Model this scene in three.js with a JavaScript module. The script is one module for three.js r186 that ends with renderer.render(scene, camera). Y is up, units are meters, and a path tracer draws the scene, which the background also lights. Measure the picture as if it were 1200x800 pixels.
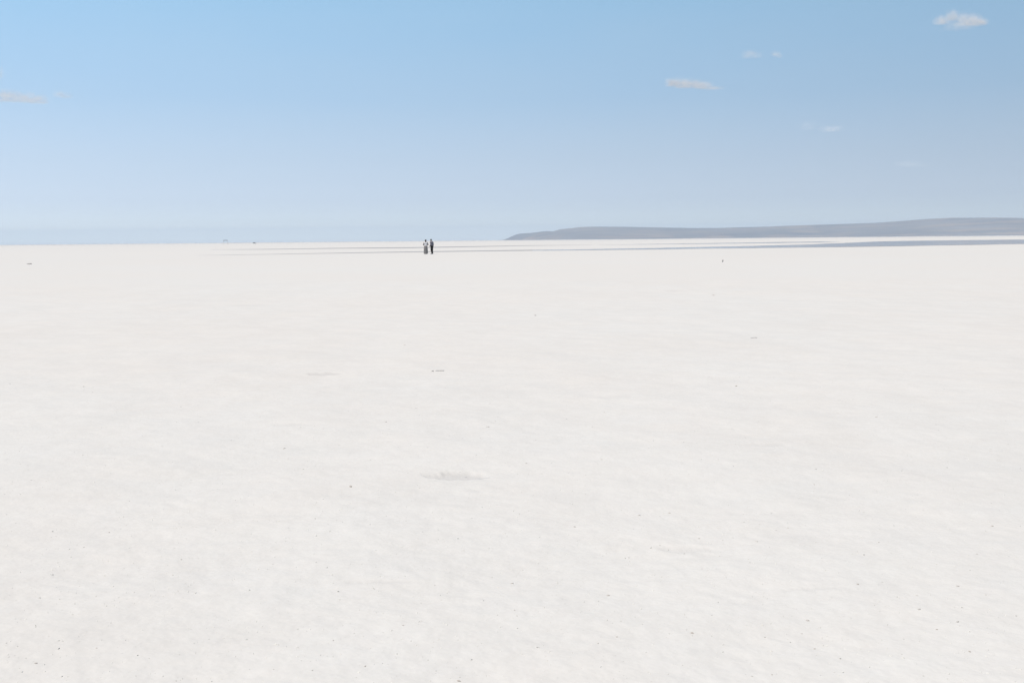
import * as THREE from 'three';
import { ImprovedNoise } from 'three/addons/math/ImprovedNoise.js';
import { MarchingCubes } from 'three/addons/objects/MarchingCubes.js';
import { mergeGeometries, mergeVertices } from 'three/addons/utils/BufferGeometryUtils.js';

// ---------------------------------------------------------------- camera, sky, sun, exposure
const EXPOSURE = 1.24;
const rad = THREE.MathUtils.degToRad;
const scene = new THREE.Scene();
const camera = new THREE.PerspectiveCamera(34.0, 1024 / 682, 0.1, 120000);
camera.position.set(0, 1.55, 0);
camera.rotation.order = 'YXZ';
camera.rotation.set(rad(-5.193), 0, rad(-0.533));
scene.add(camera);

const renderer = new THREE.WebGLRenderer({ antialias: true });
renderer.setSize(1024, 682);
renderer.toneMapping = THREE.LinearToneMapping;
renderer.toneMappingExposure = EXPOSURE;
renderer.shadowMap.enabled = true;
renderer.shadowMap.type = THREE.PCFSoftShadowMap;

const SUN_AZ = rad(-125), SUN_EL = rad(66);      // azimuth from the view direction, right positive
const sunDir = new THREE.Vector3(Math.sin(SUN_AZ) * Math.cos(SUN_EL), Math.sin(SUN_EL), -Math.cos(SUN_AZ) * Math.cos(SUN_EL));
const sun = new THREE.DirectionalLight(0xfff4e6, 4.0);
sun.name = 'sun';
sun.position.set(-10, 0, -130).addScaledVector(sunDir, 120);
sun.target.position.set(-10, 0, -130);
sun.castShadow = true;
sun.shadow.mapSize.set(2048, 2048);
Object.assign(sun.shadow.camera, { left: -60, right: 60, top: 60, bottom: -60, near: 1, far: 400 });
sun.shadow.bias = -0.0005;
scene.add(sun, sun.target);

const perlin = new ImprovedNoise();
const noise = (x, y, z = 0.37) => perlin.noise(x, y, z);
function fbm(x, y, z, oct) { let s = 0, a = 0.5; for (let i = 0; i < oct; i++) { s += a * perlin.noise(x, y, z + i * 3.1); x *= 2.03; y *= 2.03; a *= 0.5; } return s; }
function rng(seed) { let s = seed >>> 0; return () => { s = (s + 0x6D2B79F5) | 0; let t = Math.imul(s ^ (s >>> 15), 1 | s); t = (t + Math.imul(t ^ (t >>> 7), 61 | t)) ^ t; return ((t ^ (t >>> 14)) >>> 0) / 4294967296; }; }
const clamp = THREE.MathUtils.clamp, lerp = THREE.MathUtils.lerp, smooth = THREE.MathUtils.smoothstep;
const lin = c => (c /= 255) <= 0.04045 ? c / 12.92 : Math.pow((c + 0.055) / 1.055, 2.4);

{ // clear summer sky: pale at the horizon, deeper blue higher up, a little brighter towards the sun's side
  const stops = [[0, 1.26, 1.34, 1.38], [0.7, 1.20, 1.28, 1.33], [1, 0.94, 1.04, 1.11], [1.5, 0.77, 0.875, 0.98], [2, 0.68, 0.79, 0.92], [3, 0.605, 0.728, 0.875], [4, 0.55, 0.685, 0.845], [7, 0.42, 0.605, 0.815], [11.5, 0.335, 0.56, 0.80],
    [18, 0.22, 0.42, 0.67], [35, 0.11, 0.24, 0.46], [60, 0.06, 0.15, 0.32], [90, 0.05, 0.125, 0.28]];   // degrees up; red, green, blue
  const W = 2048, H = 1024, data = new Float32Array(W * H * 4);
  for (let j = 0; j < H; j++) {
    const e = Math.max(0, ((j + 0.5) / H - 0.5) * 180);
    let k = 0; while (k < stops.length - 2 && e > stops[k + 1][0]) k++;
    const t = clamp((e - stops[k][0]) / (stops[k + 1][0] - stops[k][0]), 0, 1);
    const ce = Math.cos(rad(e)), y = Math.sin(rad(e));
    for (let i = 0; i < W; i++) {
      const th = ((i + 0.5) / W - 0.5) * 2 * Math.PI, x = Math.cos(th) * ce, z = Math.sin(th) * ce;
      const az = Math.atan2(x, -z);
      let f = 0.945 + 0.34 * Math.cos(az - rad(-80)) * ce;
      const toSun = Math.acos(clamp(x * sunDir.x + y * sunDir.y + z * sunDir.z, -1, 1));
      f *= 1 + 0.55 * Math.exp(-toSun / 0.28);
      const veil = clamp(0.5 + 1.3 * fbm(x * 7, y * 26, z * 7, 4), 0, 1) * 0.08 * smooth(e, 1, 4) * (1 - smooth(e, 12, 40));
      const o = (j * W + i) * 4;
      for (let c = 0; c < 3; c++) {
        let v = lerp(stops[k][c + 1], stops[k + 1][c + 1], t) * f;
        v = lerp(v, [0.52, 0.65, 0.76][c] * f, veil);
        data[o + c] = v / EXPOSURE;
      }
      data[o + 3] = 1;
    }
  }
  const sky = new THREE.DataTexture(data, W, H, THREE.RGBAFormat, THREE.FloatType);
  sky.mapping = THREE.EquirectangularReflectionMapping;
  sky.magFilter = THREE.LinearFilter; sky.needsUpdate = true;
  scene.background = sky; scene.environment = sky;
}
scene.fog = new THREE.FogExp2(new THREE.Color().setRGB(0.66, 0.83, 1.0), 7.8e-5);

// ---------------------------------------------------------------- helpers
const taken = {};
const numbered = n => { const k = taken[n] = (taken[n] ?? -1) + 1; return k ? `${n}_${String(k).padStart(3, '0')}` : n; };
function mesh(name, geometry, material, parent = scene, at) {
  const m = new THREE.Mesh(geometry, material);
  m.name = parent === scene ? numbered(name) : name; m.castShadow = m.receiveShadow = true;
  if (at) m.position.set(...at);
  parent.add(m); return m;
}
function tag(o, label, category, group) { o.userData.label = label; o.userData.category = category; if (group) o.userData.group = group; return o; }
function thing(name, label, category, [x, y, z], turn = 0, group) {
  const g = new THREE.Group(); g.name = numbered(name); g.position.set(x, y, z); g.rotation.y = turn; scene.add(g);
  return tag(g, label, category, group);
}
const mat = (r, g, b, roughness = 0.9, more = {}) => new THREE.MeshStandardMaterial({ color: new THREE.Color().setRGB(r, g, b), roughness, metalness: 0, ...more });

// ---------------------------------------------------------------- salt flat
// tileable fine grain of the crust, 12 m to a side
function tileNoise(N, cells, seed) {
  const r = rng(seed), g = new Float32Array(cells * cells).map(() => r()), out = new Float32Array(N * N);
  const w = new Float32Array(N), i0 = new Int32Array(N), i1 = new Int32Array(N);
  for (let i = 0; i < N; i++) { const p = i / N * cells, k = Math.floor(p), f = p - k; i0[i] = k % cells; i1[i] = (k + 1) % cells; w[i] = f * f * (3 - 2 * f); }
  for (let j = 0; j < N; j++) for (let i = 0; i < N; i++) {
    const a = g[i0[j] * cells + i0[i]], b = g[i0[j] * cells + i1[i]], c = g[i1[j] * cells + i0[i]], d = g[i1[j] * cells + i1[i]];
    const u = a + (b - a) * w[i], v = c + (d - c) * w[i];
    out[j * N + i] = u + (v - u) * w[j] - 0.5;
  }
  return out;
}
const TILE = 12;
let saltMap, saltBump;
{
  const N = 2048, L = [[1024, 0.30], [512, 0.30], [211, 0.32], [97, 0.26], [41, 0.22]].map(([c, a], i) => [tileNoise(N, c, 11 + i), a]);
  const warm = tileNoise(N, 37, 91), warm2 = tileNoise(N, 150, 92), spots = tileNoise(N, 380, 93), spots2 = tileNoise(N, 830, 94);
  const col = new Uint8Array(N * N * 4), bmp = new Uint8Array(N * N * 4);
  for (let p = 0; p < N * N; p++) {
    let h = 0; for (const [t, a] of L) h += t[p] * a;
    const wm = 0.6 * warm[p] + 0.4 * warm2[p];
    // pin-head flecks of dust and mud sitting in the crust
    const fleck = smooth(spots[p] + 0.55 * spots2[p], 0.70, 0.84);
    let v = 0.955 + 0.075 * h;
    const r = v * (1 + 0.010 * wm) - 0.04 * fleck, g = v * (1 - 0.004 * wm) - 0.045 * fleck, b = v * (1 - 0.016 * wm) - 0.05 * fleck;
    const s = q => clamp(Math.round(255 * (q <= 0.0031308 ? q * 12.92 : 1.055 * Math.pow(q, 1 / 2.4) - 0.055)), 0, 255);
    col[p * 4] = s(r); col[p * 4 + 1] = s(g); col[p * 4 + 2] = s(b); col[p * 4 + 3] = 255;
    bmp[p * 4] = bmp[p * 4 + 1] = bmp[p * 4 + 2] = clamp(Math.round(128 + 190 * h), 0, 255); bmp[p * 4 + 3] = 255;
  }
  const tex = (d, srgb) => { const t = new THREE.DataTexture(d, N, N); t.wrapS = t.wrapT = THREE.RepeatWrapping; t.magFilter = THREE.LinearFilter; if (srgb) t.colorSpace = THREE.SRGBColorSpace; t.needsUpdate = true; return t; };
  saltMap = tex(col, true); saltBump = tex(bmp, false);
}
// damp hollows seen in the crust: x, z, half width, half depth, depth below the crust, greyness of the wet salt
const hollows = [
  [-2.222, -13.10, 0.23, 0.13, 0.010, 0.075], [-0.376, -7.28, 0.19, 0.12, 0.016, 0.075], [-0.32, -7.19, 0.17, 0.03, 0.006, 0.125], [-0.52, -7.30, 0.12, 0.05, 0.004, 0.04],
  [3.62, -17.30, 0.07, 0.03, 0.006, 0.06],
  [0.87, -5.48, 0.14, 0.06, 0.006, 0.030], [-0.62, -4.97, 0.16, 0.03, 0.005, 0.030], [1.32, -4.80, 0.13, 0.02, 0.004, 0.030], [1.02, -10.9, 0.20, 0.12, 0.004, 0.02],
  [-6.6, -27.6, 0.5, 0.25, 0.006, 0.05], [4.9, -33, 0.4, 0.3, 0.006, 0.04], [-1.9, -9.4, 0.16, 0.07, 0.005, 0.028], [1.9, -8.3, 0.18, 0.06, 0.005, 0.028],
];
function crust(x, z, cell) { // height and wetness
  const r = Math.hypot(x, z), lod = s => clamp(s / (2.2 * cell) - 0.6, 0, 1);
  let h = 0;
  h += 0.020 * noise(x * 0.7, z * 0.7, 1.1) * lod(1.4);
  h += 0.011 * noise(x * 2.1 + 9, z * 2.3, 2.3) * lod(0.45);
  h += 0.005 * Math.abs(noise(x * 5.2, z * 5.6 + 4, 5.9)) * lod(0.19);
  h += 0.003 * noise(x * 12, z * 12.5, 7.7) * lod(0.08);
  h += 0.002 * noise(x * 27, z * 27, 9.2) * lod(0.037);
  let wet = 0;
  if (r < 60) for (const [hx, hz, rx, rz, d, w] of hollows) {
    const dx = (x - hx) / rx, dz = (z - hz) / rz; if (dx * dx + dz * dz > 9) continue;
    const q = Math.sqrt(dx * dx + dz * dz) + 0.3 * noise(x * 9, z * 9, hx * 5) + 0.16 * noise(x * 26, z * 26, hz);
    const m = 1 - smooth(q, 0.72, 1.12); h -= d * m; wet = Math.max(wet, w * m * (0.9 + 0.3 * noise(x * 40, z * 40, 3)));
  }
  h *= 1 - smooth(r, 40, 70);
  return [h, wet];
}
{
  const angles = [], FINE = 40;
  for (let a = -FINE; a <= FINE + 1e-6; a += 0.11) angles.push(a);
  for (let a = FINE + 4; a < 360 - FINE - 1; a += 4) angles.push(a);
  const radii = [0.25, 0.5, 0.8, 1.1, 1.4, 1.7, 2.0];
  let r = 2.2; while (r < 45) { radii.push(r); r *= 1.0042; }
  while (r < 15500) { radii.push(r); r *= 1.045; }
  const nc = angles.length, nr = radii.length, V = nc * nr + 1;
  const pos = new Float32Array(V * 3), col = new Float32Array(V * 3), uv = new Float32Array(V * 2), idx = [];
  const put = (k, x, z, cell) => {
    const [h, wet] = crust(x, z, cell);
    pos[k * 3] = x; pos[k * 3 + 1] = h; pos[k * 3 + 2] = z; uv[k * 2] = x / TILE; uv[k * 2 + 1] = -z / TILE;
    const lod = s => clamp(s / (2.2 * cell) - 0.6, 0, 1);
    const big = fbm(x * 0.021, z * 0.016, 4.4, 3), mid = noise(x * 0.33, z * 0.21, 8.8) * lod(3), small = noise(x * 1.5, z * 1.1, 6.1) * lod(0.7), fine = noise(x * 6, z * 5, 2.2) * lod(0.17);
    const tone = 1 + 0.018 * big + 0.016 * mid + 0.014 * small + 0.012 * fine;
    const pink = clamp(0.5 + 1.2 * (0.8 * noise(x * 0.12, z * 0.09, 12.2) + 0.5 * noise(x * 0.6, z * 0.4, 14.2) * lod(1.6)), 0, 1);  // traces of reddish silt in the salt
    const v = 0.572 * tone - wet;
    col[k * 3] = v * (1 + 0.006 * pink); col[k * 3 + 1] = v * (0.980 - 0.009 * pink); col[k * 3 + 2] = v * (0.930 - 0.018 * pink) + wet * 0.06;
  };
  for (let i = 0; i < nr; i++) for (let j = 0; j < nc; j++) {
    const a = rad(angles[j]), R = radii[i], coarse = angles[j] > FINE + 0.2 ? 4 : 0.11;
    put(i * nc + j, Math.sin(a) * R, -Math.cos(a) * R, Math.max(R * rad(coarse), (radii[i + 1] ?? R * 1.04) - R));
  }
  put(nc * nr, 0, 0, 0.3);
  for (let j = 0; j < nc; j++) {
    const j2 = (j + 1) % nc; idx.push(nc * nr, j2, j);
    for (let i = 0; i < nr - 1; i++) { const a = i * nc + j, b = i * nc + j2, c = a + nc, d = b + nc; idx.push(a, b, c, b, d, c); }
  }
  const g = new THREE.BufferGeometry();
  g.setAttribute('position', new THREE.BufferAttribute(pos, 3)); g.setAttribute('color', new THREE.BufferAttribute(col, 3)); g.setAttribute('uv', new THREE.BufferAttribute(uv, 2));
  g.setIndex(idx); g.computeVertexNormals();
  const m = mesh('salt_flat', g, new THREE.MeshStandardMaterial({ vertexColors: true, map: saltMap, bumpMap: saltBump, bumpScale: 0.0045, roughness: 1 }));
  m.userData.kind = 'structure';
}

// ---------------------------------------------------------------- shallow brine lying on the far flat
// each: near shore and far shore as [x, z] points from left to right; the shores wander a little
function pool(name, near, far, material, wander, seed, y) {
  const curve = p => new THREE.CatmullRomCurve3(p.map(([x, z]) => new THREE.Vector3(x, 0, z)), false, 'catmullrom', 0.4);
  const A = curve(near), B = curve(far), n = 260, m = 6, pos = [], idx = [];
  for (let i = 0; i <= n; i++) {
    const t = i / n, a = A.getPoint(t), b = B.getPoint(t);
    a.z += wander * fbm(a.x * 0.11, seed, 1, 4); b.z += wander * 1.8 * fbm(b.x * 0.08, seed, 5, 4);
    if (b.z > a.z - 0.05) b.z = a.z - 0.05;
    for (let k = 0; k <= m; k++) pos.push(lerp(a.x, b.x, k / m), y, lerp(a.z, b.z, k / m));
  }
  for (let i = 0; i < n; i++) for (let k = 0; k < m; k++) { const a = i * (m + 1) + k; idx.push(a, a + m + 1, a + 1, a + 1, a + m + 1, a + m + 2); }
  const g = new THREE.BufferGeometry(); g.setAttribute('position', new THREE.Float32BufferAttribute(pos, 3)); g.setIndex(idx); g.computeVertexNormals();
  const o = mesh(name, g, material); o.userData.kind = 'structure'; return o;
}
const brine = mat(0.30, 0.32, 0.34, 0.03);
const dampSalt = mat(0.27, 0.27, 0.275, 0.85);
// the wide sheet below the hills, narrowing to a long tongue at its left end
pool('brine_water', [[3, -159.5], [18, -163], [27, -168], [40, -172], [53.8, -177], [75.5, -192], [95.8, -204], [130, -214], [190, -222]], [[3.2, -166], [19, -181], [29, -192], [45, -211], [64, -242], [92, -300], [120, -360], [164, -398], [260, -410]], brine, 3.5, 3.3, 0.006);
pool('brine_water', [[22, -300], [49.4, -306], [66.6, -312], [80, -322], [98, -330]], [[22, -304], [51, -334], [69, -352], [84, -368], [106, -384]], brine, 5, 9.7, 0.005);
// wet salt along the near shore
pool('damp_salt_margin', [[4, -158], [18, -160.5], [27, -165.5], [40, -168], [53.8, -172], [75.5, -186], [95.8, -200], [130, -209], [190, -216]], [[4.2, -163], [18.6, -166], [27.6, -171], [41, -176], [55, -184], [77, -201], [97, -210], [132, -222], [192, -230]], dampSalt, 4.5, 5.1, 0.003);
// damp grey strips
pool('damp_salt_strip', [[-39, -139], [-32.6, -141.5], [-22.7, -148], [-14.2, -153.5], [0.1, -158.5], [8, -160]], [[-39.4, -140.5], [-33.2, -145], [-23.8, -155.5], [-15.2, -163], [0, -172], [8.2, -174]], dampSalt, 2, 1.7, 0.004);
pool('damp_salt_strip', [[-68, -254], [-52, -240], [-38, -248], [-22.4, -242], [-9, -262], [6, -290], [22, -302]], [[-69, -257], [-54, -258], [-41.5, -274], [-25, -274], [-10.5, -292], [6.5, -312], [22.4, -310]], dampSalt, 4, 2.9, 0.004);

// ---------------------------------------------------------------- hills across the lake
{
  const prof = [[-0.46, 0], [-0.3, 0.045], [-0.125, 0.115], [0.064, 0.20], [0.25, 0.275], [0.45, 0.325], [1.054, 0.362], [1.447, 0.402], [1.822, 0.45], [2.144, 0.418], [2.493, 0.526], [3.145, 0.582], [3.58, 0.63], [4.404, 0.644], [5.701, 0.622], [6.907, 0.588], [8.149, 0.549], [9.341, 0.519], [10.525, 0.51], [11.742, 0.535], [12.907, 0.551], [13.608, 0.581], [15.89, 0.624], [18.159, 0.677], [19.252, 0.744], [20.369, 0.821], [21.432, 0.861], [23.552, 0.839], [24.57, 0.80], [28, 0.66], [33, 0.72], [38, 0.55], [44, 0.36], [50, 0.16], [54, 0]];
  const nA = 900, nD = 56, R0 = 11000, R1 = 13200, R2 = 14800, pos = [], col = [], idx = [];
  for (let i = 0; i <= nA; i++) {
    const u = i / nA, az = -0.46 + 54.46 * (u < 0.75 ? u / 0.75 * 0.5 : 0.5 + (u - 0.75) / 0.25 * 0.5);
    let k = 0; while (k < prof.length - 2 && az > prof[k + 1][0]) k++;
    const t = clamp((az - prof[k][0]) / (prof[k + 1][0] - prof[k][0]), 0, 1);
    const e = lerp(prof[k][1], prof[k + 1][1], t), tip = smooth(az, -0.46, 4);
    const r0 = R1 - 250 - (R1 - 250 - R0) * tip;
    for (let j = 0; j <= nD; j++) {
      const s = j / nD, R = s < 0.75 ? lerp(r0, R1, s / 0.75) : lerp(R1, R2, (s - 0.75) / 0.25);
      const up = s < 0.75 ? s / 0.75 : 1 - (s - 0.75) / 0.25 * 0.9;
      const x = Math.sin(rad(az)) * R, z = -Math.cos(rad(az)) * R;
      const shape = Math.pow(smooth(up, 0, 1) * 0.6 + up * 0.4, 0.9);
      const gully = 0.16 * fbm(x * 0.0016, z * 0.0009, 3.3, 5) * Math.sin(Math.PI * up) - 0.06 * Math.abs(noise(x * 0.006, z * 0.002, 8)) * Math.sin(Math.PI * up);
      const h = Math.max(-2, Math.tan(rad(e)) * R1 * (shape + gully) - (j === 0 || j === nD ? 6 : 0));
      pos.push(x, h, z);
      const g1 = clamp(0.5 + 1.5 * fbm(x * 0.0011, z * 0.0022, 6.6, 4), 0, 1), field = smooth(noise(x * 0.0018, z * 0.004, 9.1), 0.05, 0.25);
      const c = [lerp(0.21, 0.35, g1), lerp(0.215, 0.33, g1), lerp(0.225, 0.32, g1)];
      col.push(lerp(c[0], 0.42, field * 0.8), lerp(c[1], 0.35, field * 0.8), lerp(c[2], 0.30, field * 0.8));
    }
  }
  for (let i = 0; i < nA; i++) for (let j = 0; j < nD; j++) { const a = i * (nD + 1) + j, b = a + nD + 1; idx.push(a, b, a + 1, b, b + 1, a + 1); }
  const g = new THREE.BufferGeometry(); g.setAttribute('position', new THREE.Float32BufferAttribute(pos, 3)); g.setAttribute('color', new THREE.Float32BufferAttribute(col, 3)); g.setIndex(idx); g.computeVertexNormals();
  mesh('hills', g, new THREE.MeshStandardMaterial({ vertexColors: true, roughness: 1 })).userData.kind = 'structure';
}

// ---------------------------------------------------------------- small fair-weather clouds: drifts of fine droplets
const droplets = new THREE.MeshPhysicalMaterial({ color: new THREE.Color().setRGB(0.86, 0.86, 0.865), roughness: 1, transmission: 0.5, thickness: 0, specularIntensity: 0 });
function cloud(label, [x, y, z], unit, puffs, cover, seed) {
  const r = rng(seed), gauss = () => { let s = 0; for (let i = 0; i < 4; i++) s += r(); return (s - 2) * 0.87; };
  const pos = [], edge = 0.15 * unit;
  const c = [[1, 1, 1], [-1, -1, 1], [-1, 1, -1], [1, -1, -1]], f = [0, 1, 3, 0, 2, 1, 0, 3, 2, 1, 2, 3];
  const q = new THREE.Quaternion(), v = new THREE.Vector3();
  for (const [px, py, rx, ry, w = 1] of puffs) {
    const n = Math.round(-Math.log(1 - Math.min(0.97, cover * w)) * Math.PI * rx * ry / 0.0085);
    for (let i = 0; i < n; i++) {
      let dx = gauss() * rx, dy = gauss() * ry, dz = gauss() * rx * 0.8;
      const ragged = fbm((px + dx) * 0.16, (py + dy) * 0.22, seed + dz * 0.05, 4);
      if (ragged + 0.6 * r() < 0.08) continue;
      if (dy < -0.5 * ry) dy = -0.5 * ry + (dy + 0.5 * ry) * 0.45;
      q.set(gauss(), gauss(), gauss(), gauss()).normalize();
      const s = edge * (0.25 + 0.35 * r());
      const p = c.map(a => v.set(...a).multiplyScalar(s).applyQuaternion(q).toArray());
      for (const k of f) pos.push((px + dx) * unit + p[k][0], (py + dy) * unit + p[k][1], dz * unit + p[k][2]);
    }
  }
  const g = new THREE.BufferGeometry(); g.setAttribute('position', new THREE.Float32BufferAttribute(pos, 3)); g.computeVertexNormals();
  const o = mesh('cloud', g, droplets, scene, [x, y, z]); o.rotation.y = -Math.atan2(x, -z);
  return tag(o, label, 'cloud');
}
cloud('small white puffy cloud with a domed top, highest in the blue sky', [3144, 1502, -7979], 6.56, [[-16, 1, 8, 5], [-6, 5, 6, 6], [6, 0, 11, 7], [16, -2, 9, 6], [24, -4, 6, 4], [2, -6, 18, 5, 0.35]], 0.32, 5);
cloud('flat-based white cloud with a tail tapering to one side over the hills', [1762, 1502, -11116], 8.6, [[-20, 2.5, 7, 5], [-9, 1, 9, 6], [4, 0, 10, 5], [16, -2, 9, 4.5], [28, -5, 10, 2, 0.6]], 0.40, 17);
cloud('faint round pinkish-white wisp of cloud, larger of a high pair', [1988, 1502, -9358], 7.31, [[-2, 0, 9, 5], [6, -1, 8, 4, 0.5]], 0.12, 23);
cloud('tiny faint wisp of cloud, smaller of a high pair', [2201, 1502, -9370], 7.36, [[-2, 1, 5, 3], [2, -1, 5, 4], [0, 0, 4, 3]], 0.07, 61);
cloud('long low bank of pale white cloud over the empty salt flat', [-5058, 1502, -11603], 9.68, [[-62, 0, 16, 6], [-40, 0, 14, 6], [-22, 1, 15, 7], [-5, 0, 13, 6.5], [12, -1, 13, 6], [24, -2, 9, 5, 0.7]], 0.30, 31);
cloud('small pale shred of cloud just beyond the long low bank', [-4547, 1502, -11504], 9.46, [[-3, 1, 6, 4], [4, 0, 7, 3.5]], 0.13, 37);
cloud('thin upright wisp of cloud above the long low bank', [-4526, 1502, -10092], 8.46, [[-2, 2, 6, 7], [-8, -4, 8, 5]], 0.13, 41);
cloud('thin pale streak of cloud low above the hills', [4488, 1502, -15759], 12.53, [[-4, 0, 10, 4], [4, 0, 9, 3.5], [-26, 4, 10, 6, 0.55]], 0.085, 43);
cloud('very faint flat streak of cloud lowest above the hills', [8238, 1502, -23459], 19.01, [[0, 0, 13, 3.5], [12, -2, 12, 3, 0.5]], 0.055, 47);

// ---------------------------------------------------------------- people
// distance fields meshed with marching cubes, each axis with its own spacing
function meshField(f, lo, hi, size) {
  const mc = new MarchingCubes(size, new THREE.MeshStandardMaterial(), false, false, 160000), h = size / 2;
  const c = lo.map((l, i) => (l + hi[i]) / 2), e = lo.map((l, i) => (hi[i] - l) / 2);
  const X = i => c[0] + (i - h) / h * e[0], Y = j => c[1] + (j - h) / h * e[1], Z = k => c[2] + (k - h) / h * e[2], B = 4;
  const reach = B * 0.5 * Math.hypot(...e) / h + 0.02;
  for (let K = 0; K < size; K += B) for (let J = 0; J < size; J += B) for (let I = 0; I < size; I += B) { // blocks far from the surface are filled at once
    const d = f(X(I + 1.5), Y(J + 1.5), Z(K + 1.5)), far = Math.abs(d) > reach;
    for (let k = K; k < Math.min(K + B, size); k++) for (let j = J; j < Math.min(J + B, size); j++) for (let i = I; i < Math.min(I + B, size); i++)
      mc.field[k * size * size + j * size + i] = far ? -d : -f(X(i), Y(j), Z(k));
  }
  mc.isolation = 0; mc.update();
  const p = mc.positionArray.slice(0, mc.count * 3);
  for (let i = 0; i < p.length; i += 3) for (let a = 0; a < 3; a++) p[i + a] = c[a] + p[i + a] * e[a];
  let g = new THREE.BufferGeometry(); g.setAttribute('position', new THREE.BufferAttribute(p, 3));
  g = mergeVertices(g, 1e-4); g.computeVertexNormals(); return g;
}
const smin = (a, b, k) => { const h = Math.max(k - Math.abs(a - b), 0) / k; return Math.min(a, b) - h * h * k * 0.25; };
function bone(x, y, z, [ax, ay, az], [bx, by, bz], ra, rb) {
  const dx = bx - ax, dy = by - ay, dz = bz - az, px = x - ax, py = y - ay, pz = z - az;
  const t = clamp((px * dx + py * dy + pz * dz) / (dx * dx + dy * dy + dz * dz), 0, 1);
  return Math.hypot(px - dx * t, py - dy * t, pz - dz * t) - (ra + (rb - ra) * t);
}
const ell = (x, y, z, cx, cy, cz, a, b, c) => { const k = Math.hypot((x - cx) / a, (y - cy) / b, (z - cz) / c); return (k - 1) * Math.min(a, b, c); };
const bonesField = (list, k, grow = 0) => (x, y, z) => { let d = 9; for (const [a, b, ra, rb] of list) d = smin(d, bone(x, y, z, a, b, ra + grow, rb + grow), k); return d; };

function headField([cx, cy, cz], tilt) { // face towards +z; tilt nods forward
  const ct = Math.cos(tilt), st = Math.sin(tilt);
  return (X, Y, Z) => {
    const x = X - cx, y0 = Y - cy, z0 = Z - cz, y = ct * y0 + st * z0, z = -st * y0 + ct * z0;
    let d = ell(x, y, z, 0, 0.025, -0.012, 0.075, 0.088, 0.093);
    d = smin(d, ell(x, y, z, 0, -0.045, 0.022, 0.056, 0.066, 0.062), 0.04);                       // jaw
    d = smin(d, bone(x, y, z, [0, 0.012, 0.082], [0, -0.026, 0.103], 0.006, 0.012), 0.012);       // nose
    for (const s of [-1, 1]) {
      d = smin(d, ell(x, y, z, s * 0.078, -0.008, -0.012, 0.012, 0.03, 0.018), 0.008);            // ears
      d = smin(d, bone(x, y, z, [s * 0.012, 0.034, 0.082], [s * 0.045, 0.032, 0.066], 0.007, 0.006), 0.012);  // brows
      d = Math.max(d, -(Math.hypot(x - s * 0.031, y - 0.012, z - 0.092) - 0.013));                // eye sockets
    }
    d = smin(d, bone(x, y, z, [-0.018, -0.052, 0.076], [0.018, -0.052, 0.076], 0.006, 0.006), 0.008);  // lips
    d = Math.max(d, -bone(x, y, z, [-0.016, -0.052, 0.0845], [0.016, -0.052, 0.0845], 0.0016, 0.0016));
    return d;
  };
}
function handField(wrist, along, back, side, curl) { // palm and five fingers; along = wrist to fingers, back = back of the hand
  const a = new THREE.Vector3(...along).normalize(), b = new THREE.Vector3(...back); b.addScaledVector(a, -b.dot(a)).normalize();
  const s = new THREE.Vector3().crossVectors(a, b).multiplyScalar(side);   // towards the thumb
  const W = new THREE.Vector3(...wrist), at = (u, v, w) => W.clone().addScaledVector(a, u).addScaledVector(s, v).addScaledVector(b, w).toArray();
  const list = [[at(0, 0, 0), at(0.03, 0, 0), 0.024, 0.026], [at(0.03, 0.018, 0), at(0.085, 0.026, 0), 0.016, 0.013], [at(0.03, -0.012, 0), at(0.08, -0.024, 0), 0.016, 0.012], [at(0.03, 0, 0), at(0.086, 0, 0), 0.016, 0.013]];
  const fingers = [];
  [[0.029, 0.072], [0.0095, 0.08], [-0.0105, 0.074], [-0.029, 0.058]].forEach(([v, len]) => {
    let u = 0.086, w = 0, ang = 0.15; let p = at(u, v, w);
    [0.45, 0.32, 0.23].forEach((fr, i) => { ang += curl * (i ? 1 : 0.6); u += Math.cos(ang) * len * fr; w -= Math.sin(ang) * len * fr; const n = at(u, v * (1 + 0.05 * i), w); fingers.push([p, n, 0.0092 - i * 0.0008, 0.0086 - i * 0.0009]); p = n; });
  });
  const th = [at(0.022, 0.022, -0.006), at(0.05, 0.046, -0.014), at(0.075, 0.052, -0.024), at(0.094, 0.05, -0.036)];
  for (let i = 0; i < 3; i++) fingers.push([th[i], th[i + 1], 0.0125 - i * 0.0014, 0.011 - i * 0.0012]);
  return { f: (x, y, z) => { let d = 9; for (const [p, q, r1, r2] of list) d = smin(d, bone(x, y, z, p, q, r1, r2), 0.02); for (const [p, q, r1, r2] of fingers) d = smin(d, bone(x, y, z, p, q, r1, r2), 0.004); return d; }, mid: at(0.08, 0.005, -0.03) };
}
const box = (c, r) => [c.map(v => v - r), c.map(v => v + r)];
const around = (pts, pad) => [[0, 1, 2].map(a => Math.min(...pts.map(p => p[a])) - pad), [0, 1, 2].map(a => Math.max(...pts.map(p => p[a])) + pad)];

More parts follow.
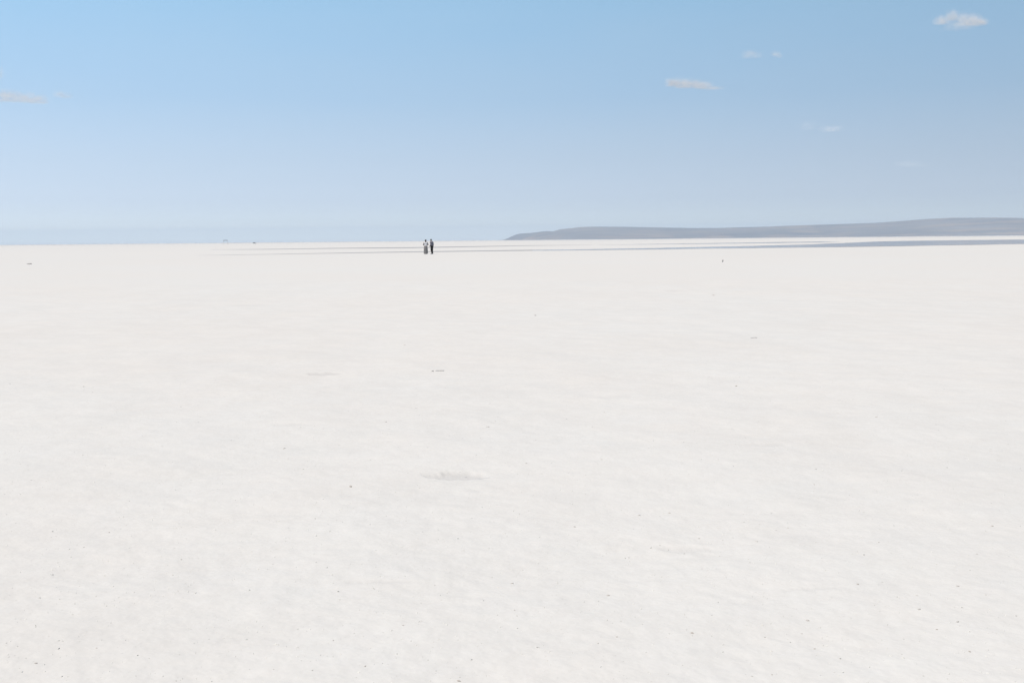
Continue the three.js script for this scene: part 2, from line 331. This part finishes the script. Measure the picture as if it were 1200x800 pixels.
function person(pose, spot, turn, label) {
  const g = thing('person', label, 'person', spot, turn, 'people standing far out on the salt');
  const P = pose, skinM = mat(0.42, 0.26, 0.18, 0.6);
  const torso = P.torso, arms = [], legs = [];
  for (const s of [0, 1]) { const [sh, el, wr] = P.arms[s]; arms.push([sh, el, 0.047, 0.036], [el, wr, 0.036, 0.024]); const [hi, kn, an, toe] = P.legs[s]; legs.push([hi, kn, 0.082, 0.054], [kn, an, 0.054, 0.035], [[an[0], 0.045, an[2] - 0.03], toe, 0.036, 0.028]); }
  const neck = [P.neck, P.head, 0.05, 0.05];
  const all = bonesField([...torso, ...arms, ...legs, neck], 0.05);
  const [blo, bhi] = around([...P.arms.flat(), ...P.legs.flat(), P.head, P.neck], 0.17);
  const head = headField(P.head, P.tilt), parts = [meshField(all, [blo[0], -0.06, blo[2]], [bhi[0], P.head[1], bhi[2]], 100), meshField(head, ...box(P.head, 0.15), 84)];
  const hands = [0, 1].map(s => handField(P.arms[s][2], P.hand[s].along, P.hand[s].back, P.hand[s].side, P.hand[s].curl));
  for (const h of hands) parts.push(meshField(h.f, ...box(h.mid, 0.13), 84));
  mesh('body', mergeGeometries(parts), skinM, g);
  // hair
  const [hx, hy, hz] = P.head;
  const scalp = (x, y, z) => {
    let d = head(x, y, z) - 0.014;
    const Y = y - hy, Z = z - hz;
    d = Math.max(d, -(Math.hypot(x - hx, (Y + 0.05) * 0.8, Z - 0.115) - 0.098));     // open at the face
    d = Math.max(d, -(Y + 0.05) + Math.max(0, Z) * 0.2);
    if (P.longHair) d = smin(d, Math.max(bone(x, y, z, [hx, hy - 0.02, hz - 0.06], [hx, hy - 0.25, hz - 0.095], 0.075, 0.07), ell(x, y, z, hx, hy - 0.15, hz - 0.085, 0.098, 0.25, 0.05)), 0.03);
    return d + 0.004 * noise(x * 60, y * 9, z * 60);
  };
  mesh('hair', meshField(scalp, [hx - 0.16, hy - (P.longHair ? 0.42 : 0.17), hz - 0.2], [hx + 0.16, hy + 0.17, hz + 0.17], 84), mat(0.018, 0.014, 0.013, 0.55), g);
  for (const s of [-1, 1]) { const ey = new THREE.SphereGeometry(0.0125, 16, 12); const ct = Math.cos(P.tilt), st = Math.sin(P.tilt); mesh('eye', ey, mat(0.05, 0.035, 0.03, 0.2), g, [hx + s * 0.031, hy + ct * 0.012 - st * 0.084, hz + st * 0.012 + ct * 0.084]); }
  // top: torso and sleeves, wrinkled a little
  const wr = (x, y, z) => 0.006 * noise(x * 11, y * 17, z * 11) + 0.003 * noise(x * 29, y * 24, z * 29);
  const tor = bonesField(torso, 0.06, 0.018), slv = s => bonesField(arms.slice(s * 2, s * 2 + 2), 0.02, 0.016);
  const s0 = slv(0), s1 = slv(1);
  const cuff = s => { const [, el, wrp] = P.arms[s]; const n = new THREE.Vector3(...wrp).sub(new THREE.Vector3(...el)).normalize(), p = new THREE.Vector3(...wrp).addScaledVector(n, -0.015); return (x, y, z) => (x - p.x) * n.x + (y - p.y) * n.y + (z - p.z) * n.z; };
  const hem = P.hem, clipTop = (x, y, z, d) => Math.max(d + wr(x, y, z), hem - y, bone(x, y, z, P.neck, P.head, -0.062, -0.062) < -9 ? 0 : -9);
  const armBox = s => around(P.arms[s], 0.11);
  if (P.sleeveMat) {
    mesh('top', meshField((x, y, z) => clipTop(x, y, z, smin(tor(x, y, z), 9, 0.01)), [-0.3, hem - 0.06, blo[2]], [0.3, P.neck[1] + 0.05, bhi[2]], 84), P.topMat, g);
    [s0, s1].forEach((f, s) => { const c = cuff(s); mesh('sleeve', meshField((x, y, z) => Math.max(f(x, y, z) - 0.008 + wr(x, y, z), c(x, y, z)), ...armBox(s), 72), P.sleeveMat, g); });
  } else {
    const c0 = cuff(0), c1 = cuff(1);
    mesh('top', meshField((x, y, z) => clipTop(x, y, z, smin(tor(x, y, z), Math.min(Math.max(s0(x, y, z), c0(x, y, z)), Math.max(s1(x, y, z), c1(x, y, z))), 0.04)), [blo[0], hem - 0.06, blo[2]], [bhi[0], P.neck[1] + 0.06, bhi[2]], 100), P.topMat, g);
  }
  if (P.skirt) { // long gathered skirt with folds and a hem that has thickness
    const n = 96, m = 26, pos = [], idx = [];
    for (const inner of [0, 0.006]) for (let j = 0; j <= m; j++) for (let i = 0; i <= n; i++) {
      const t = j / m, a = i / n * 2 * Math.PI, y = lerp(P.skirt.top, P.skirt.bottom, t) + 0.012 * t * Math.sin(a * 3 + 1);
      const fold = 1 + 0.075 * t * Math.cos(a * 9 + 0.7 * Math.sin(a * 2)) + 0.04 * t * Math.cos(a * 5 + 1);
      const w = lerp(0.150, 0.205, smooth(t, 0, 0.22)) + 0.03 * t - inner, d = lerp(0.115, 0.155, smooth(t, 0, 0.25)) + 0.075 * t - inner;
      pos.push(Math.cos(a) * w * fold, y, P.torso[2][0][2] + Math.sin(a) * d * fold);
    }
    const row = n + 1, lay = row * (m + 1);
    for (const [o, flip] of [[0, 0], [lay, 1]]) for (let j = 0; j < m; j++) for (let i = 0; i < n; i++) { const a = o + j * row + i, b = a + row; flip ? idx.push(a, b, a + 1, a + 1, b, b + 1) : idx.push(a, a + 1, b, a + 1, b + 1, b); }
    for (const j of [0, m]) for (let i = 0; i < n; i++) { const a = j * row + i, b = a + lay; idx.push(a, a + 1, b, a + 1, b + 1, b); }
    const sg = new THREE.BufferGeometry(); sg.setAttribute('position', new THREE.Float32BufferAttribute(pos, 3)); sg.setIndex(idx); sg.computeVertexNormals();
    mesh('skirt', sg, P.legMat, g);
  } else {
    const lf = bonesField([...legs.filter((_, i) => i % 3 < 2), torso[2]], 0.05, 0.02);
    mesh('trousers', meshField((x, y, z) => Math.max(lf(x, y, z) + 1.3 * wr(x, y, z), 0.075 - y, y - P.waist), [blo[0], 0, blo[2]], [bhi[0], P.waist + 0.06, bhi[2]], 100), P.legMat, g);
  }
  for (const s of [0, 1]) { // shoes with a flat sole
    const [, , an, toe] = P.legs[s], up = bonesField([[[an[0], 0.05, an[2] - 0.035], [toe[0], 0.036, toe[2]], 0.047, 0.042], [[an[0], 0.05, an[2]], [an[0], 0.095, an[2] - 0.005], 0.046, 0.044]], 0.03);
    const sh = mesh('shoe', meshField((x, y, z) => Math.max(up(x, y, z), 0.018 - y, y - 0.115), ...around([[an[0], 0, an[2] - 0.06], [toe[0], 0.12, toe[2]]], 0.07), 60), P.shoeMat, g);
    mesh('sole', meshField((x, y, z) => Math.max(up(x, 0.036, z) - 0.006, -y, y - 0.021), ...around([[an[0], 0, an[2] - 0.06], [toe[0], 0.03, toe[2]]], 0.07), 60), P.soleMat, sh);
  }
  return g;
}
// long dark hair, white top, dark sleeves, long grey skirt; turned away, hands together in front
person({
  head: [0, 1.565, 0.03], neck: [0, 1.39, 0.0], tilt: 0.12, longHair: true, hem: 0.96,
  torso: [[[-0.085, 1.27, 0], [0.085, 1.27, 0], 0.105, 0.105], [[-0.05, 1.09, 0.01], [0.05, 1.09, 0.01], 0.098, 0.098], [[-0.075, 0.93, 0], [0.075, 0.93, 0], 0.115, 0.115], [[0, 1.0, 0], [0, 1.3, 0], 0.10, 0.10], [[-0.15, 1.345, -0.005], [0.15, 1.345, -0.005], 0.052, 0.052]],
  arms: [[[0.165, 1.345, 0], [0.255, 1.10, -0.02], [0.085, 1.02, 0.17]], [[-0.165, 1.345, 0], [-0.27, 1.11, -0.02], [-0.085, 1.02, 0.18]]],
  legs: [[[0.085, 0.88, 0], [0.09, 0.46, 0.02], [0.09, 0.085, -0.01], [0.1, 0.036, 0.15]], [[-0.085, 0.88, 0], [-0.09, 0.46, 0.02], [-0.09, 0.085, -0.01], [-0.1, 0.036, 0.15]]],
  hand: [{ along: [-0.8, -0.2, 0.55], back: [0.4, 0.5, 0.7], side: -1, curl: 0.45 }, { along: [0.8, -0.2, 0.55], back: [-0.4, 0.5, 0.7], side: 1, curl: 0.45 }],
  skirt: { top: 1.0, bottom: 0.075 }, topMat: mat(0.62, 0.61, 0.62), sleeveMat: mat(0.11, 0.10, 0.11), legMat: mat(0.17, 0.165, 0.165), shoeMat: mat(0.05, 0.05, 0.05, 0.6), soleMat: mat(0.03, 0.03, 0.03),
}, [-9.893, 0, -129.73], Math.PI + 0.12, 'person with long dark hair, white top, dark sleeves and long grey skirt');
// slate-grey top and black trousers, half turned away, head bent forward
person({
  head: [0, 1.62, 0.13], neck: [0, 1.45, 0.065], tilt: 0.3, longHair: false, hem: 0.92, waist: 1.0,
  torso: [[[-0.095, 1.31, 0.035], [0.095, 1.31, 0.035], 0.118, 0.118], [[-0.06, 1.12, 0.01], [0.06, 1.12, 0.01], 0.108, 0.108], [[-0.08, 0.95, -0.01], [0.08, 0.95, -0.01], 0.118, 0.118], [[0, 1.02, 0], [0, 1.33, 0.04], 0.11, 0.11], [[-0.165, 1.395, 0.04], [0.165, 1.395, 0.04], 0.056, 0.056]],
  arms: [[[0.185, 1.39, 0.035], [0.225, 1.11, -0.05], [0.19, 0.94, 0.14]], [[-0.185, 1.39, 0.035], [-0.225, 1.11, -0.03], [-0.19, 0.93, 0.15]]],
  legs: [[[0.09, 0.9, -0.01], [0.095, 0.48, 0.03], [0.09, 0.085, -0.09], [0.1, 0.036, 0.085]], [[-0.09, 0.9, -0.01], [-0.095, 0.48, 0.02], [-0.09, 0.085, -0.03], [-0.1, 0.036, 0.145]]],
  hand: [{ along: [-0.1, -0.55, 0.8], back: [1, 0.1, 0.3], side: -1, curl: 0.4 }, { along: [0.1, -0.55, 0.8], back: [-1, 0.1, 0.3], side: 1, curl: 0.4 }],
  topMat: mat(0.15, 0.145, 0.175), legMat: mat(0.013, 0.012, 0.013), shoeMat: mat(0.30, 0.29, 0.29, 0.6), soleMat: mat(0.55, 0.55, 0.54),
}, [-9.217, 0, -130.2], -Math.PI / 2 - 0.75, 'person in slate grey top and black trousers, half turned away');

// ---------------------------------------------------------------- far-off things on the left horizon
{
  const s = thing('sun_shelter', 'tiny far-off shelter, dark flat roof on thin posts at the horizon', 'shelter', [-247.0, 0, -969.0], 0.3);
  const roof = new THREE.BoxGeometry(3.6, 0.42, 3.0); mesh('roof', roof, mat(0.14, 0.14, 0.15), s, [0, 3.488, 0]);
  for (const x of [-1.7, 1.7]) for (const z of [-1.3, 1.3]) mesh('post', new THREE.CylinderGeometry(0.05, 0.06, 3.28, 10), mat(0.6, 0.6, 0.6), s, [x, 1.637, z]);
  const c = thing('car', 'tiny far-off dark grey car parked on the horizon', 'car', [-335, 0, -1462], 0.15);
  const side = new THREE.Shape([[-1.9, 0.3], [1.9, 0.3], [1.95, 0.75], [1.75, 0.92], [0.95, 1.0], [0.45, 1.45], [-1.1, 1.47], [-1.75, 1.02], [-1.95, 0.9]].map(p => new THREE.Vector2(...p)));
  const shell = new THREE.ExtrudeGeometry(side, { depth: 1.5, bevelEnabled: true, bevelSize: 0.06, bevelThickness: 0.08, bevelSegments: 2 }); shell.translate(0, 0, -0.75);
  mesh('body', shell, mat(0.25, 0.25, 0.26, 0.35), c);
  const win = new THREE.Shape([[-1.45, 1.02], [0.75, 1.02], [0.38, 1.38], [-1.02, 1.4]].map(p => new THREE.Vector2(...p)));
  for (const z of [0.84, -0.86]) mesh('window', new THREE.ExtrudeGeometry(win, { depth: 0.02, bevelEnabled: false }), mat(0.02, 0.02, 0.025, 0.1), c, [0, 0, z]);
  for (const x of [-1.25, 1.25]) for (const z of [-0.78, 0.78]) { const w = mesh('wheel', new THREE.CylinderGeometry(0.33, 0.33, 0.2, 20), mat(0.03, 0.03, 0.03), c, [x, 0.33, z]); w.rotation.x = Math.PI / 2; mesh('rim', new THREE.CylinderGeometry(0.2, 0.2, 0.215, 16), mat(0.4, 0.4, 0.42, 0.4), w); }
}

// ---------------------------------------------------------------- stones and crumbs on the crust
function lump(seed, flat) {
  const g = mergeVertices(new THREE.IcosahedronGeometry(1, 2).deleteAttribute('uv').deleteAttribute('normal')), p = g.attributes.position, v = new THREE.Vector3();
  for (let i = 0; i < p.count; i++) { v.fromBufferAttribute(p, i); const k = 1 + 0.55 * noise(v.x * 1.3 + seed, v.y * 1.3, v.z * 1.3) + 0.25 * noise(v.x * 3.1, v.y * 3.1 + seed, v.z * 3.1); v.multiplyScalar(k); v.y *= flat; p.setXYZ(i, v.x, v.y, v.z); }
  g.computeVertexNormals(); return g;
}
const lumps = [1.3, 4.7, 8.2, 12.9].map((s, i) => lump(s, [0.55, 0.7, 0.45, 0.6][i]));
const stoneM = mat(0.42, 0.41, 0.395), mudM = [mat(0.38, 0.345, 0.31), mat(0.43, 0.40, 0.37), mat(0.47, 0.45, 0.42)];
const setDown = (o, x, z, s) => { o.position.set(x, crust(x, z, 0.02)[0] + s * 0.25, z); };
{ const a = tag(mesh('stone', lumps[2], stoneM), 'flat dark stone lying alone on the far salt', 'stone'); a.scale.set(0.19, 0.10, 0.12); setDown(a, -38.05, -88.3, 0.05); a.position.y = 0.04;
  const b = tag(mesh('stone', lumps[1], stoneM), 'small upright dark stone on the salt before the brine', 'stone'); b.scale.set(0.045, 0.13, 0.05); b.position.set(13.69, 0.08, -72.4); }
{ // grey clods of broken crust
  const clodM = mat(0.47, 0.46, 0.44);
  const clod = (label, x, z, a, b, c, k, turn) => { const o = tag(mesh('salt_clod', lumps[k], clodM), label, 'salt clod'); o.scale.set(a, b, c); o.rotation.y = turn; o.position.set(x, crust(x, z, 0.05)[0] + b * 0.3, z); };
  clod('tiny round grey clod of crust beside a longer clod', -0.953, -13.22, 0.014, 0.013, 0.014, 1, 0);
  clod('long low grey clod of crust beside a tiny round clod', -0.868, -13.27, 0.052, 0.012, 0.03, 0, 0.1);
  clod('lone flat grey clod of crust with a pale damp streak beside it', 3.77, -17.33, 0.045, 0.017, 0.04, 2, 0.3);
}
{
  const spots = [[0.62, -7.73], [-1.03, -6.95], [-0.01, -4.96], [0.41, -4.76], [0.4, -4.25], [0.32, -4.18], [1.67, -4.29], [1.78, -4.36], [1.71, -4.07], [1.68, -4.51], [2.26, -5.33], [0.7, -4.28], [1.19, -4.41], [-0.2, -3.83], [0.0, -4.56], [-0.45, -4.38], [0.71, -6.2], [0.33, -5.93], [0.89, -6.26], [-2.19, -5.92], [-1.64, -5.38], [-1.6, -5.11], [-1.61, -4.17], [1.74, -4.7], [1.53, -4.85], [1.13, -4.27], [1.14, -4.12], [1.9, -6.93], [0.48, -3.81], [-1.78, -4.02], [-4.71, -12.16], [0.48, -22.79], [-1.61, -16.66], [-1.09, -9.48], [-1.73, -8.33], [-0.21, -9.21], [5.49, -30.34], [2.37, -11.72], [2.87, -9.76], [3.12, -9.46], [0.09, -7.6], [-0.55, -3.97], [0.92, -3.87], [2.56, -5.85], [1.24, -5.58], [1.96, -4.81], [1.47, -5.87], [2.03, -7.37], [-0.71, -4.24]];
  const r = rng(77);
  spots.forEach(([x, z], i) => {
    const o = tag(mesh('mud_crumb', lumps[i % 4], mudM[Math.floor(r() * 3)]), 'tiny brown crumb of dried mud on the white salt crust', 'mud crumb', 'mud crumbs dotted over the salt');
    const s = (0.0011 + 0.0009 * r()) * Math.max(1.6, Math.hypot(x, z) * 0.55) * (i < 14 ? 1.15 : 0.85);
    o.scale.set(s * (1 + 0.8 * r()), s * 0.8, s); o.rotation.y = r() * 6.28; setDown(o, x, z, s * 0.7);
  });
}
{ // loose white grains of salt
  const r = rng(5), n = 16000, inst = new THREE.InstancedMesh(mergeVertices(new THREE.IcosahedronGeometry(1, 0).deleteAttribute('uv').deleteAttribute('normal')).toNonIndexed(), mat(0.56, 0.55, 0.515), n), o = new THREE.Object3D();
  inst.geometry.computeVertexNormals();
  for (let i = 0; i < n; i++) {
    const R = 2.6 * Math.pow(7, Math.pow(r(), 0.8)), a = rad(-38 + 76 * r()), x = Math.sin(a) * R, z = -Math.cos(a) * R, s = 0.0013 + 0.0024 * Math.pow(r(), 4);
    o.position.set(x, crust(x, z, 0.03)[0] + s * 0.2, z); o.scale.set(s * (0.8 + r()), s * (0.25 + 0.35 * r()), s * (0.8 + r())); o.rotation.set(r(), r() * 6.28, r()); o.updateMatrix(); inst.setMatrixAt(i, o.matrix);
  }
  inst.name = 'salt_grains'; inst.castShadow = inst.receiveShadow = true; inst.userData = { kind: 'stuff', label: 'loose white salt grains strewn over the crust', category: 'salt grains' }; scene.add(inst);
}

renderer.render(scene, camera);
